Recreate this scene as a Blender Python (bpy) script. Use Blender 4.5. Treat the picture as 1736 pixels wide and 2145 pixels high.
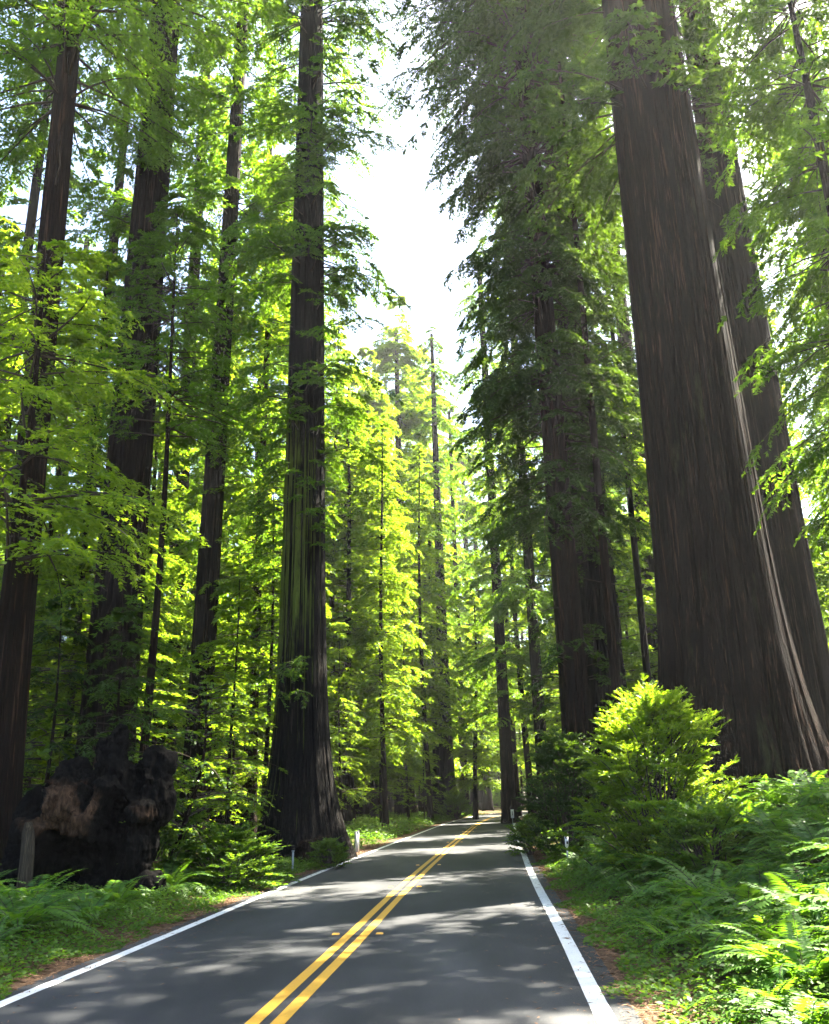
import bpy, math, random
import numpy as np
from mathutils import noise as mnoise, Vector

for o in list(bpy.data.objects):
    bpy.data.objects.remove(o)
S = bpy.context.scene
COL = S.collection
R = math.radians

# ------------------------------------------------------------------ camera
PW, PH, FPX, HZ, CAMH, ROLL = 1736, 2145, 1850.0, 1680.0, 1.85, R(1.5)
PITCH = math.atan((HZ - PH / 2) / FPX)
cam_d = bpy.data.cameras.new('camera')
cam = bpy.data.objects.new('camera', cam_d)
COL.objects.link(cam)
cam_d.sensor_fit = 'VERTICAL'
cam_d.sensor_height = 36
cam_d.lens = FPX / PH * 36
cam_d.clip_start = 0.05
cam_d.clip_end = 4000
cam.location = (0, 0, CAMH)
from mathutils import Matrix
cam.rotation_euler = (Matrix.Rotation(R(90) + PITCH, 3, 'X') @ Matrix.Rotation(-ROLL, 3, 'Z')).to_euler()
S.camera = cam

# ------------------------------------------------------------------ sky, sun, exposure
SUN_AZ, SUN_EL = R(52), R(55)          # azimuth from +Y towards +X
w = bpy.data.worlds.new('World')
S.world = w
w.use_nodes = True
nt = w.node_tree
bgn = nt.nodes['Background']
sky = nt.nodes.new('ShaderNodeTexSky')
sky.sky_type = 'NISHITA'
sky.sun_disc = False
sky.sun_elevation = SUN_EL
sky.sun_rotation = SUN_AZ
sky.air_density = 1.0
sky.dust_density = 2.5
nt.links.new(sky.outputs[0], bgn.inputs[0])
bgn.inputs[1].default_value = 0.051
sd = bpy.data.lights.new('sun', 'SUN')
sd.energy = 5.0
sd.angle = R(0.5)
sd.color = (1, 0.92, 0.76)
so = bpy.data.objects.new('sun', sd)
COL.objects.link(so)
sv = Vector((math.sin(SUN_AZ) * math.cos(SUN_EL), math.cos(SUN_AZ) * math.cos(SUN_EL), math.sin(SUN_EL)))
so.rotation_euler = sv.to_track_quat('Z', 'Y').to_euler()
so.location = sv * 150
S.view_settings.view_transform = 'Standard'
S.view_settings.look = 'None'
S.view_settings.gamma = 1
S.view_settings.exposure = 3.75

S.render.engine = 'CYCLES'
cy = S.cycles
cy.max_bounces = 6
cy.diffuse_bounces = 4
cy.glossy_bounces = 2
cy.transmission_bounces = 2
cy.sample_clamp_indirect = 6
cy.caustics_reflective = False
cy.caustics_refractive = False
cy.use_denoising = True
cy.denoiser = 'OPENIMAGEDENOISE'
cy.denoising_input_passes = 'RGB_ALBEDO_NORMAL'
cy.use_adaptive_sampling = True
cy.adaptive_threshold = 0.02


# ------------------------------------------------------------------ pixel helpers (photo seen 1736 px wide)
def ray(px, py):
    u = (px - PW / 2) / FPX
    v = -(py - PH / 2) / FPX
    c, s = math.cos(ROLL), math.sin(ROLL)
    u, v = u * c + v * s, -u * s + v * c
    return (u, math.cos(PITCH) - v * math.sin(PITCH), math.sin(PITCH) + v * math.cos(PITCH))


def px_x(px, Y, py=1690):
    d = ray(px, py)
    return d[0] / d[1] * Y


# ------------------------------------------------------------------ mesh helpers
class MB:
    """collects vertices and faces of one mesh"""
    def __init__(self):
        self.v, self.f, self.m, self.n = [], [], [], 0

    def quads(self, V, mat=0):                     # V: (n,4,3)
        n = len(V)
        if n == 0:
            return
        self.v.append(np.asarray(V, dtype=np.float32).reshape(-1, 3))
        self.f.append(np.arange(n * 4, dtype=np.int32).reshape(n, 4) + self.n)
        self.m.append(np.full(n, mat, dtype=np.int32))
        self.n += n * 4

    def grid(self, P, mat=0, wrap=False):          # P: (rows, cols, 3)
        r, c = P.shape[:2]
        self.v.append(P.reshape(-1, 3).astype(np.float32))
        idx = np.arange(r * c).reshape(r, c)
        if wrap:
            idx = np.concatenate([idx, idx[:, :1]], 1)
        q = np.stack([idx[:-1, :-1], idx[:-1, 1:], idx[1:, 1:], idx[1:, :-1]], -1).reshape(-1, 4)
        self.f.append(q.astype(np.int32) + self.n)
        self.m.append(np.full(len(q), mat, dtype=np.int32))
        self.n += r * c

    def tube(self, path, rad, k=5, mat=0):
        path = np.asarray(path, float)
        rad = np.broadcast_to(np.asarray(rad, float), (len(path),))
        t = np.gradient(path, axis=0)
        t /= np.linalg.norm(t, axis=1, keepdims=True) + 1e-9
        ref = np.array([0, 0, 1.0]) if abs(t[0, 2]) < .8 else np.array([1.0, 0, 0])
        a = np.cross(t, ref)
        a /= np.linalg.norm(a, axis=1, keepdims=True) + 1e-9
        b = np.cross(t, a)
        th = np.linspace(0, 2 * np.pi, k, endpoint=False)
        P = path[:, None] + rad[:, None, None] * (a[:, None] * np.cos(th)[None, :, None] + b[:, None] * np.sin(th)[None, :, None])
        self.grid(P, mat, True)

    def box(self, c, s, mat=0, rz=0.0):
        x, y, z = [d / 2 for d in s]
        p = np.array([[-x, -y, -z], [x, -y, -z], [x, y, -z], [-x, y, -z], [-x, -y, z], [x, -y, z], [x, y, z], [-x, y, z]])
        cr, sr = math.cos(rz), math.sin(rz)
        p = np.stack([p[:, 0] * cr - p[:, 1] * sr, p[:, 0] * sr + p[:, 1] * cr, p[:, 2]], 1) + np.array(c)
        f = np.array([[0, 3, 2, 1], [4, 5, 6, 7], [0, 1, 5, 4], [1, 2, 6, 5], [2, 3, 7, 6], [3, 0, 4, 7]])
        self.v.append(p.astype(np.float32))
        self.f.append(f.astype(np.int32) + self.n)
        self.m.append(np.full(6, mat, dtype=np.int32))
        self.n += 8

    def mesh(self, name, mats, smooth=False):
        v = np.concatenate(self.v)
        f = np.concatenate(self.f)
        m = np.concatenate(self.m)
        me = bpy.data.meshes.new(name)
        me.vertices.add(len(v))
        me.vertices.foreach_set('co', v.ravel())
        me.loops.add(f.size)
        me.loops.foreach_set('vertex_index', f.ravel())
        me.polygons.add(len(f))
        me.polygons.foreach_set('loop_start', np.arange(0, f.size, 4, dtype=np.int32))
        try:
            me.polygons.foreach_set('loop_total', np.full(len(f), 4, dtype=np.int32))
        except Exception:
            pass
        me.polygons.foreach_set('material_index', m)
        if smooth:
            me.polygons.foreach_set('use_smooth', np.ones(len(f), dtype=bool))
        for mt in (mats if isinstance(mats, (list, tuple)) else [mats]):
            me.materials.append(mt)
        me.update(calc_edges=True)
        return me


def link(name, me, parent=None, loc=(0, 0, 0), rot=(0, 0, 0), sc=1.0):
    o = bpy.data.objects.new(name, me)
    COL.objects.link(o)
    o.parent = parent
    o.location = loc
    o.rotation_euler = rot
    o.scale = (sc, sc, sc) if not isinstance(sc, (tuple, list)) else sc
    return o


def tag(o, label=None, cat=None, group=None, kind=None):
    if label: o['label'] = label
    if cat: o['category'] = cat
    if group: o['group'] = group
    if kind: o['kind'] = kind
    return o


# ------------------------------------------------------------------ materials
def mat(name):
    m = bpy.data.materials.new(name)
    m.use_nodes = True
    n = m.node_tree.nodes
    n.clear()
    out = n.new('ShaderNodeOutputMaterial')
    return m, n, m.node_tree.links, out


def N(n, t, **kw):
    x = n.new(t)
    for k, v in kw.items():
        if k in ('operation', 'blend_type', 'data_type', 'feature', 'noise_dimensions', 'distance'):
            setattr(x, k, v)
    return x


def ramp(n, stops):
    r = n.new('ShaderNodeValToRGB')
    e = r.color_ramp.elements
    while len(e) < len(stops):
        e.new(0.5)
    for q, (p, c) in zip(e, stops):
        q.position = p
        q.color = (*c, 1) if len(c) == 3 else c
    return r


def noise_tex(n, l, scale, detail=4, coord='Object', mapping=None, rough=0.55):
    tc = n.new('ShaderNodeTexCoord')
    t = n.new('ShaderNodeTexNoise')
    t.inputs['Scale'].default_value = scale
    t.inputs['Detail'].default_value = detail
    t.inputs['Roughness'].default_value = rough
    if mapping:
        mp = n.new('ShaderNodeMapping')
        mp.inputs['Scale'].default_value = mapping
        l.new(tc.outputs[coord], mp.inputs[0])
        l.new(mp.outputs[0], t.inputs['Vector'])
    else:
        l.new(tc.outputs[coord], t.inputs['Vector'])
    return t


def leaf_material(name, dark, light, trans, k=0.5, gloss=0.025, clump=0.7):
    """leaf: reflected diffuse + light passing through the blade + a thin waxy shine"""
    m, n, l, out = mat(name)
    nz = noise_tex(n, l, clump, 3)
    geo = n.new('ShaderNodeNewGeometry')
    oi = n.new('ShaderNodeObjectInfo')
    add = N(n, 'ShaderNodeMath', operation='MULTIPLY_ADD')
    l.new(geo.outputs['Random Per Island'], add.inputs[0])
    add.inputs[1].default_value = 0.45
    l.new(nz.outputs['Fac'], add.inputs[2])
    ad2 = N(n, 'ShaderNodeMath', operation='MULTIPLY_ADD')
    l.new(oi.outputs['Random'], ad2.inputs[0])
    ad2.inputs[1].default_value = 0.25
    l.new(add.outputs[0], ad2.inputs[2])
    r = ramp(n, [(0.45, dark), (1.05, light)])
    l.new(ad2.outputs[0], r.inputs[0])
    rt = ramp(n, [(0.45, tuple(a * q for a, q in zip(trans, (0.5, 0.62, 0.7)))), (1.05, trans)])
    l.new(ad2.outputs[0], rt.inputs[0])
    df = n.new('ShaderNodeBsdfDiffuse')
    l.new(r.outputs[0], df.inputs[0])
    tr = n.new('ShaderNodeBsdfTranslucent')
    l.new(rt.outputs[0], tr.inputs[0])
    mx = n.new('ShaderNodeMixShader')
    mx.inputs[0].default_value = k
    l.new(df.outputs[0], mx.inputs[1])
    l.new(tr.outputs[0], mx.inputs[2])
    gl = n.new('ShaderNodeBsdfGlossy')
    gl.inputs['Roughness'].default_value = 0.45
    gl.inputs[0].default_value = (0.8, 0.85, 0.8, 1)
    m2 = n.new('ShaderNodeMixShader')
    m2.inputs[0].default_value = gloss
    l.new(mx.outputs[0], m2.inputs[1])
    l.new(gl.outputs[0], m2.inputs[2])
    l.new(m2.outputs[0], out.inputs[0])
    return m


def bark_material(name, dark, mid, light, moss=None, moss_amt=0.0, moss_dir=None, sc=1.0, moss_band=None):
    """fibrous bark: long dark furrows between ridges, finer fibres on the ridges"""
    m, n, l, out = mat(name)
    nz = noise_tex(n, l, 4.2 * sc, 3, mapping=(1, 1, 0.035), rough=0.55)
    n2 = noise_tex(n, l, 10 * sc, 3, mapping=(1, 1, 0.05), rough=0.6)
    nf = noise_tex(n, l, 34 * sc, 6, mapping=(1, 1, 0.06), rough=0.75)
    nb = noise_tex(n, l, 0.6, 4, mapping=(1, 1, 0.4))

    def ridge(t, k):
        a = N(n, 'ShaderNodeMath', operation='SUBTRACT'); l.new(t.outputs['Fac'], a.inputs[0]); a.inputs[1].default_value = 0.5
        b = N(n, 'ShaderNodeMath', operation='ABSOLUTE'); l.new(a.outputs[0], b.inputs[0])
        c = N(n, 'ShaderNodeMath', operation='MULTIPLY'); l.new(b.outputs[0], c.inputs[0]); c.inputs[1].default_value = k
        d = N(n, 'ShaderNodeMath', operation='MINIMUM'); l.new(c.outputs[0], d.inputs[0]); d.inputs[1].default_value = 1.0
        return d.outputs[0]
    r1, r2 = ridge(nz, 9.0), ridge(n2, 7.0)
    rr = N(n, 'ShaderNodeMath', operation='MULTIPLY'); l.new(r1, rr.inputs[0]); l.new(r2, rr.inputs[1])
    mx = N(n, 'ShaderNodeMath', operation='MULTIPLY_ADD')
    l.new(nf.outputs['Fac'], mx.inputs[0]); mx.inputs[1].default_value = 0.9
    l.new(rr.outputs[0], mx.inputs[2])
    m3 = N(n, 'ShaderNodeMath', operation='MULTIPLY_ADD')
    l.new(nb.outputs['Fac'], m3.inputs[0]); m3.inputs[1].default_value = 0.8
    l.new(mx.outputs[0], m3.inputs[2])
    m4 = N(n, 'ShaderNodeMath', operation='MULTIPLY'); l.new(m3.outputs[0], m4.inputs[0]); m4.inputs[1].default_value = 0.5
    r = ramp(n, [(0.38, dark), (0.68, mid), (0.98, light)])
    l.new(m4.outputs[0], r.inputs[0])
    col = r.outputs[0]
    if moss:
        ms = noise_tex(n, l, 1.6, 6, mapping=(1, 1, 0.22), rough=0.7)
        src = ms.outputs['Fac']
        if moss_dir is not None:
            geo = n.new('ShaderNodeNewGeometry')
            dt = N(n, 'ShaderNodeVectorMath', operation='DOT_PRODUCT')
            l.new(geo.outputs['Normal'], dt.inputs[0])
            dt.inputs[1].default_value = moss_dir
            ma = N(n, 'ShaderNodeMath', operation='MULTIPLY_ADD')
            l.new(dt.outputs['Value'], ma.inputs[0])
            ma.inputs[1].default_value = 0.35
            l.new(ms.outputs['Fac'], ma.inputs[2])
            src = ma.outputs[0]
        if moss_band:
            sx_ = n.new('ShaderNodeSeparateXYZ'); tz = n.new('ShaderNodeTexCoord')
            l.new(tz.outputs['Object'], sx_.inputs[0])
            mr2 = n.new('ShaderNodeMapRange'); mr2.interpolation_type = 'SMOOTHSTEP'
            mr2.inputs['From Min'].default_value = moss_band[0]; mr2.inputs['From Max'].default_value = moss_band[1]
            mr2.inputs['To Min'].default_value = -0.25; mr2.inputs['To Max'].default_value = 0.08
            l.new(sx_.outputs['Z'], mr2.inputs['Value'])
            mr3 = n.new('ShaderNodeMapRange'); mr3.interpolation_type = 'SMOOTHSTEP'
            mr3.inputs['From Min'].default_value = moss_band[2]; mr3.inputs['From Max'].default_value = moss_band[3]
            mr3.inputs['To Min'].default_value = 0; mr3.inputs['To Max'].default_value = -0.4
            l.new(sx_.outputs['Z'], mr3.inputs['Value'])
            for q_ in (mr2, mr3):
                aa = N(n, 'ShaderNodeMath', operation='ADD')
                l.new(src, aa.inputs[0]); l.new(q_.outputs[0], aa.inputs[1])
                src = aa.outputs[0]
        mr = ramp(n, [(0.62 - moss_amt * 0.3, (0, 0, 0)), (0.78 - moss_amt * 0.3, (1, 1, 1))])
        l.new(src, mr.inputs[0])
        mc = N(n, 'ShaderNodeMixRGB')
        l.new(mr.outputs[0], mc.inputs[0])
        l.new(col, mc.inputs[1])
        mc.inputs[2].default_value = (*moss, 1)
        col = mc.outputs[0]
    b = n.new('ShaderNodeBsdfPrincipled')
    b.inputs['Roughness'].default_value = 0.9
    b.inputs['Specular IOR Level'].default_value = 0.08
    l.new(col, b.inputs['Base Color'])
    bp = n.new('ShaderNodeBump')
    bp.inputs['Strength'].default_value = 1.0
    bp.inputs['Distance'].default_value = 0.11
    l.new(mx.outputs[0], bp.inputs['Height'])
    l.new(bp.outputs[0], b.inputs['Normal'])
    l.new(b.outputs[0], out.inputs[0])
    return m


def simple(name, col, rough=0.6, var=0.15, scale=8, bump=0.0, spec=0.3):
    m, n, l, out = mat(name)
    nz = noise_tex(n, l, scale, 6)
    r = ramp(n, [(0.3, tuple(c * (1 - var) for c in col)), (0.7, tuple(min(1, c * (1 + var)) for c in col))])
    l.new(nz.outputs['Fac'], r.inputs[0])
    b = n.new('ShaderNodeBsdfPrincipled')
    b.inputs['Roughness'].default_value = rough
    b.inputs['Specular IOR Level'].default_value = spec
    l.new(r.outputs[0], b.inputs['Base Color'])
    if bump:
        bp = n.new('ShaderNodeBump')
        bp.inputs['Strength'].default_value = bump
        bp.inputs['Distance'].default_value = 0.02
        l.new(nz.outputs['Fac'], bp.inputs['Height'])
        l.new(bp.outputs[0], b.inputs['Normal'])
    l.new(b.outputs[0], out.inputs[0])
    return m


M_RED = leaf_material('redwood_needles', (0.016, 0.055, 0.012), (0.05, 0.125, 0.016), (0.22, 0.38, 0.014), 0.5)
M_DRK = leaf_material('shaded_redwood_needles', (0.012, 0.042, 0.012), (0.04, 0.10, 0.016), (0.12, 0.20, 0.012), 0.38)  # darker copy of the needles: self-shade of dense right-hand crowns put into the colour
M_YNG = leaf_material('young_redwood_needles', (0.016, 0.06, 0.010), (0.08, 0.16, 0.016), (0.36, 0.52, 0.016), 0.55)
M_BRD = leaf_material('broad_leaves', (0.03, 0.08, 0.015), (0.08, 0.16, 0.02), (0.28, 0.42, 0.015), 0.5, 0.03)
M_SHR = leaf_material('shrub_leaves', (0.02, 0.065, 0.014), (0.07, 0.14, 0.02), (0.24, 0.40, 0.015), 0.5, 0.03, 1.5)
M_FRN = leaf_material('fern_fronds', (0.025, 0.09, 0.016), (0.08, 0.18, 0.02), (0.17, 0.34, 0.012), 0.5, 0.03, 0.9)
M_GRS = leaf_material('verge_plants', (0.03, 0.09, 0.014), (0.09, 0.17, 0.02), (0.15, 0.28, 0.012), 0.5, 0.02, 1.2)
M_BARK = bark_material('redwood_bark', (0.008, 0.006, 0.0055), (0.023, 0.0155, 0.0115), (0.075, 0.051, 0.037))
M_BARKD = bark_material('dark_redwood_bark', (0.006, 0.006, 0.006), (0.016, 0.014, 0.0125), (0.052, 0.043, 0.037), (0.13, 0.17, 0.03), 0.1, (-0.95, -0.25, 0.0), 1.0, (4, 9, 14, 20))
M_BARKM = bark_material('mossy_redwood_bark', (0.009, 0.006, 0.005), (0.026, 0.015, 0.0100), (0.080, 0.046, 0.030), (0.045, 0.05, 0.02), 0.1)
M_BARKK = bark_material('blackish_redwood_bark', (0.006, 0.005, 0.005), (0.018, 0.0135, 0.0115), (0.052, 0.038, 0.030))
M_TWIG = simple('twig_wood', (0.05, 0.038, 0.028), 0.9)
M_DEADW = bark_material('weathered_wood', (0.05, 0.04, 0.03), (0.12, 0.095, 0.065), (0.2, 0.16, 0.11), None, sc=2)

# char
mm, n, l, out = mat('charred_wood')
nz = noise_tex(n, l, 1.1, 8, rough=0.6)
nf = noise_tex(n, l, 13, 8, mapping=(1, 1, 0.22), rough=0.72)
at_ = n.new('ShaderNodeAttribute'); at_.attribute_name = 'char'
mz = N(n, 'ShaderNodeMath', operation='ADD')
l.new(at_.outputs['Fac'], mz.inputs[0]); l.new(nz.outputs['Fac'], mz.inputs[1])
fa = ramp(n, [(0.70, (0, 0, 0)), (0.92, (1, 1, 1))])
l.new(mz.outputs[0], fa.inputs[0])
rb = ramp(n, [(0.36, (0.010, 0.006, 0.004)), (0.5, (0.06, 0.034, 0.02)), (0.7, (0.17, 0.10, 0.06))])
l.new(nf.outputs['Fac'], rb.inputs[0])
rk = ramp(n, [(0.4, (0.002, 0.002, 0.002)), (0.8, (0.014, 0.012, 0.011))])
l.new(nf.outputs['Fac'], rk.inputs[0])
mc = N(n, 'ShaderNodeMixRGB')
l.new(fa.outputs[0], mc.inputs[0])
l.new(rk.outputs[0], mc.inputs[1])
l.new(rb.outputs[0], mc.inputs[2])
bs = n.new('ShaderNodeBsdfPrincipled')
bs.inputs['Roughness'].default_value = 0.95
bs.inputs['Specular IOR Level'].default_value = 0.06
l.new(mc.outputs[0], bs.inputs['Base Color'])
bp = n.new('ShaderNodeBump')
bp.inputs['Distance'].default_value = 0.1
l.new(nf.outputs['Fac'], bp.inputs['Height'])
l.new(bp.outputs[0], bs.inputs['Normal'])
l.new(bs.outputs[0], out.inputs[0])
M_CHAR = mm

# asphalt
mm, n, l, out = mat('asphalt')
nz = noise_tex(n, l, 0.5, 5, mapping=(1.0, 0.25, 1))
nf = noise_tex(n, l, 38, 4, rough=.7)
ns = noise_tex(n, l, 170, 3, rough=.8)
a1 = N(n, 'ShaderNodeMath', operation='MULTIPLY_ADD')
l.new(nf.outputs['Fac'], a1.inputs[0]); a1.inputs[1].default_value = 0.35
l.new(nz.outputs['Fac'], a1.inputs[2])
a2 = N(n, 'ShaderNodeMath', operation='MULTIPLY_ADD')
l.new(ns.outputs['Fac'], a2.inputs[0]); a2.inputs[1].default_value = 0.35
l.new(a1.outputs[0], a2.inputs[2])
r = ramp(n, [(0.62, (0.0065, 0.008, 0.011)), (0.80, (0.0145, 0.0165, 0.020)), (1.0, (0.047, 0.0485, 0.051))])
l.new(a2.outputs[0], r.inputs[0])
bs = n.new('ShaderNodeBsdfPrincipled')
bs.inputs['Roughness'].default_value = 0.75
bs.inputs['Specular IOR Level'].default_value = 0.3
l.new(r.outputs[0], bs.inputs['Base Color'])
bp = n.new('ShaderNodeBump'); bp.inputs['Strength'].default_value = 0.5; bp.inputs['Distance'].default_value = 0.006
l.new(ns.outputs['Fac'], bp.inputs['Height'])
l.new(bp.outputs[0], bs.inputs['Normal'])
l.new(bs.outputs[0], out.inputs[0])
M_ASPH = mm


def paint(name, col, worn):
    m, n, l, out = mat(name)
    nz = noise_tex(n, l, 40, 6, rough=0.7)
    nb = noise_tex(n, l, 2.5, 4)
    a = N(n, 'ShaderNodeMath', operation='MULTIPLY_ADD')
    l.new(nb.outputs['Fac'], a.inputs[0]); a.inputs[1].default_value = 0.5
    l.new(nz.outputs['Fac'], a.inputs[2])
    r = ramp(n, [(0.56, worn), (0.68, tuple(c * 0.85 for c in col)), (0.95, col)])
    l.new(a.outputs[0], r.inputs[0])
    b = n.new('ShaderNodeBsdfPrincipled')
    b.inputs['Roughness'].default_value = 0.6
    l.new(r.outputs[0], b.inputs['Base Color'])
    l.new(b.outputs[0], out.inputs[0])
    return m


M_WHITE = paint('white_road_paint', (0.70, 0.70, 0.67), (0.45, 0.45, 0.44))
M_YEL = paint('yellow_road_paint', (0.62, 0.33, 0.025), (0.45, 0.25, 0.04))

# forest floor
mm, n, l, out = mat('forest_floor')
nz = noise_tex(n, l, 0.35, 6)
nf = noise_tex(n, l, 9, 8, rough=0.7)
a1 = N(n, 'ShaderNodeMath', operation='MULTIPLY_ADD')
l.new(nf.outputs['Fac'], a1.inputs[0]); a1.inputs[1].default_value = 0.5
l.new(nz.outputs['Fac'], a1.inputs[2])
r = ramp(n, [(0.55, (0.03, 0.02, 0.012)), (0.72, (0.085, 0.05, 0.026)), (0.82, (0.05, 0.055, 0.015)), (1.0, (0.05, 0.085, 0.02))])
l.new(a1.outputs[0], r.inputs[0])
bs = n.new('ShaderNodeBsdfPrincipled'); bs.inputs['Roughness'].default_value = 0.95
bs.inputs['Specular IOR Level'].default_value = 0.1
l.new(r.outputs[0], bs.inputs['Base Color'])
bp = n.new('ShaderNodeBump'); bp.inputs['Distance'].default_value = 0.06
l.new(nf.outputs['Fac'], bp.inputs['Height']); l.new(bp.outputs[0], bs.inputs['Normal'])
l.new(bs.outputs[0], out.inputs[0])
M_FLOOR = mm

mm, n, l, out = mat('needle_litter')
nf = noise_tex(n, l, 22, 8, rough=0.75)
nz = noise_tex(n, l, 1.3, 4)
a1 = N(n, 'ShaderNodeMath', operation='MULTIPLY_ADD')
l.new(nz.outputs['Fac'], a1.inputs[0]); a1.inputs[1].default_value = 0.4
l.new(nf.outputs['Fac'], a1.inputs[2])
r = ramp(n, [(0.5, (0.025, 0.016, 0.010)), (0.68, (0.08, 0.048, 0.027)), (0.9, (0.15, 0.097, 0.058))])
l.new(a1.outputs[0], r.inputs[0])
bs = n.new('ShaderNodeBsdfPrincipled'); bs.inputs['Roughness'].default_value = 0.95
bs.inputs['Specular IOR Level'].default_value = 0.1
l.new(r.outputs[0], bs.inputs['Base Color'])
bp = n.new('ShaderNodeBump'); bp.inputs['Distance'].default_value = 0.03
l.new(nf.outputs['Fac'], bp.inputs['Height']); l.new(bp.outputs[0], bs.inputs['Normal'])
l.new(bs.outputs[0], out.inputs[0])
M_LITTER = mm
M_STRAW = simple('fallen_needles', (0.17, 0.095, 0.05), 0.9, 0.4, 3)

# ------------------------------------------------------------------ the road's centre line
CP = np.array([(-5.0, -40), (-3.9, -20), (-2.9, -8), (-2.15, 0), (-1.45, 9), (-1.05, 14), (-0.45, 22), (0.3, 31), (2.0, 50), (5.6, 87),
               (10.6, 122), (18, 148), (30, 168), (48, 182), (75, 192), (110, 198)], float)


def catmull(P, per=24):
    out = []
    Q = np.vstack([2 * P[0] - P[1], P, 2 * P[-1] - P[-2]])
    for i in range(1, len(Q) - 2):
        p0, p1, p2, p3 = Q[i - 1], Q[i], Q[i + 1], Q[i + 2]
        for t in np.linspace(0, 1, per, endpoint=False):
            out.append(0.5 * ((2 * p1) + (-p0 + p2) * t + (2 * p0 - 5 * p1 + 4 * p2 - p3) * t * t + (-p0 + 3 * p1 - 3 * p2 + p3) * t ** 3))
    out.append(P[-1])
    return np.array(out)


RC = catmull(CP, 14)
RT = np.gradient(RC, axis=0)
RT /= np.linalg.norm(RT, axis=1, keepdims=True)
RNv = np.stack([RT[:, 1], -RT[:, 0]], 1)        # to the right
RARC = np.concatenate([[0], np.cumsum(np.linalg.norm(np.diff(RC, axis=0), axis=1))])
HALF_L, HALF_R = 2.95, 3.0


def lateral(x, y):
    """signed distance from the road's centre line, right positive"""
    x = np.atleast_1d(np.asarray(x, float)); y = np.atleast_1d(np.asarray(y, float))
    res = np.empty(len(x))
    for a in range(0, len(x), 20000):
        d = np.stack([x[a:a + 20000], y[a:a + 20000]], 1)[:, None] - RC[None]
        q = (d ** 2).sum(2)
        k = q.argmin(1)
        dd = d[np.arange(len(k)), k]
        sgn = np.sign((dd * RNv[k]).sum(1))
        res[a:a + 20000] = np.sqrt(q[np.arange(len(k)), k]) * np.where(sgn == 0, 1, sgn)
    return res


def sstep(a, b, x):
    t = np.clip((x - a) / (b - a), 0, 1)
    return t * t * (3 - 2 * t)


def ground_z(x, y):
    x = np.atleast_1d(np.asarray(x, float)); y = np.atleast_1d(np.asarray(y, float))
    s = lateral(x, y)
    dr, dl = s - 3.3, -s - 3.25
    z = np.full(len(x), -0.02)
    near = sstep(70, 30, y)
    z += sstep(0.5, 7.5, dr) * (0.5 + 1.35 * near) + np.clip(dr - 7, 0, 60) * 0.03
    z += sstep(0.6, 5, dl) * 0.22 + np.clip(dl - 5, 0, 60) * 0.012
    off = np.clip(np.maximum(dr, dl) - 0.7, 0, 2) / 2
    z += off * (0.12 * np.sin(x * 0.9 + 1.3 * np.sin(y * 0.31)) * np.sin(y * 0.7 + 0.6) + 0.06 * np.sin(x * 2.3 + y * 1.9))
    return z


def gz(x, y):
    return float(ground_z(x, y)[0])


xs = np.concatenate([[-900, -500, -300, -200, -140, -100, -80], np.arange(-65, -12, 2.5), np.arange(-12, 16, 0.4), np.arange(16, 66, 2.5), [80, 100, 140, 200, 300, 500, 900]])
ys = np.concatenate([[-300, -150, -80, -40, -20, -10], np.arange(-6, 60, 0.6), np.arange(60, 220, 2.5), [240, 280, 340, 450, 650, 1000]])
X, Y = np.meshgrid(xs, ys)
Z = ground_z(X.ravel(), Y.ravel()).reshape(X.shape)
mb = MB()
mb.grid(np.stack([X, Y, Z], -1))
tag(link('ground', mb.mesh('ground', M_FLOOR, True)), kind='structure')


def strip(o0, o1, z, k0=0, k1=None, jag=0.0, seed=0, cols=2):
    k1 = k1 or len(RC)
    C, Nn = RC[k0:k1], RNv[k0:k1]
    rg = np.random.default_rng(seed)
    # finer along the road
    t = np.arange(len(C)); tf = np.linspace(0, len(C) - 1, len(C) * 3)
    C = np.stack([np.interp(tf, t, C[:, i]) for i in (0, 1)], 1)
    Nn = np.stack([np.interp(tf, t, Nn[:, i]) for i in (0, 1)], 1)
    A0 = np.broadcast_to(o0, len(C)).astype(float); A1 = np.broadcast_to(o1, len(C)).astype(float)
    if jag:
        j = np.interp(tf, np.linspace(0, tf[-1], len(tf) // 3), rg.uniform(-jag, jag, len(tf) // 3)) + rg.uniform(-jag, jag, len(tf)) * 0.25
        A1 = A1 + j
    w_ = np.linspace(0, 1, cols)
    A = A0[:, None] * (1 - w_) + A1[:, None] * w_
    P = np.zeros((len(C), cols, 3))
    P[..., :2] = C[:, None] + Nn[:, None] * A[..., None]
    P[..., 2] = z
    m_ = MB(); m_.grid(P)
    return m_


tag(link('road', strip(-3.22, 3.32, 0.0, cols=9).mesh('road', M_ASPH)), kind='structure')
for nm, a, b, mt in (('edge_line', -3.04, -2.88, M_WHITE), ('edge_line', 2.93, 3.11, M_WHITE),
                     ('centre_line', -0.185, -0.05, M_YEL), ('centre_line', 0.05, 0.185, M_YEL)):
    tag(link(nm, strip(a, b, 0.005).mesh(nm, mt)), kind='structure')
# needle litter drifted along both edges of the asphalt
tag(link('litter_strip', strip(-3.12, -3.6, -0.006, jag=0.16, seed=3).mesh('litter', M_LITTER)), kind='structure')
tag(link('litter_strip', strip(3.22, 3.68, -0.006, jag=0.2, seed=4).mesh('litter', M_LITTER)), kind='structure')


# ------------------------------------------------------------------ foliage generators
def unit(v):
    return v / (np.linalg.norm(v, axis=-1, keepdims=True) + 1e-9)


def leaf_quads(P, D, Nn, L, Wd):
    D = unit(D)
    side = unit(np.cross(D, Nn)) * (Wd * 0.5)[:, None]
    L = L[:, None]
    up = unit(np.cross(side, D))
    mid = P + D * L * 0.45 + up * L * 0.05
    return np.stack([P, mid + side, P + D * L, mid - side], 1)


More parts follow.
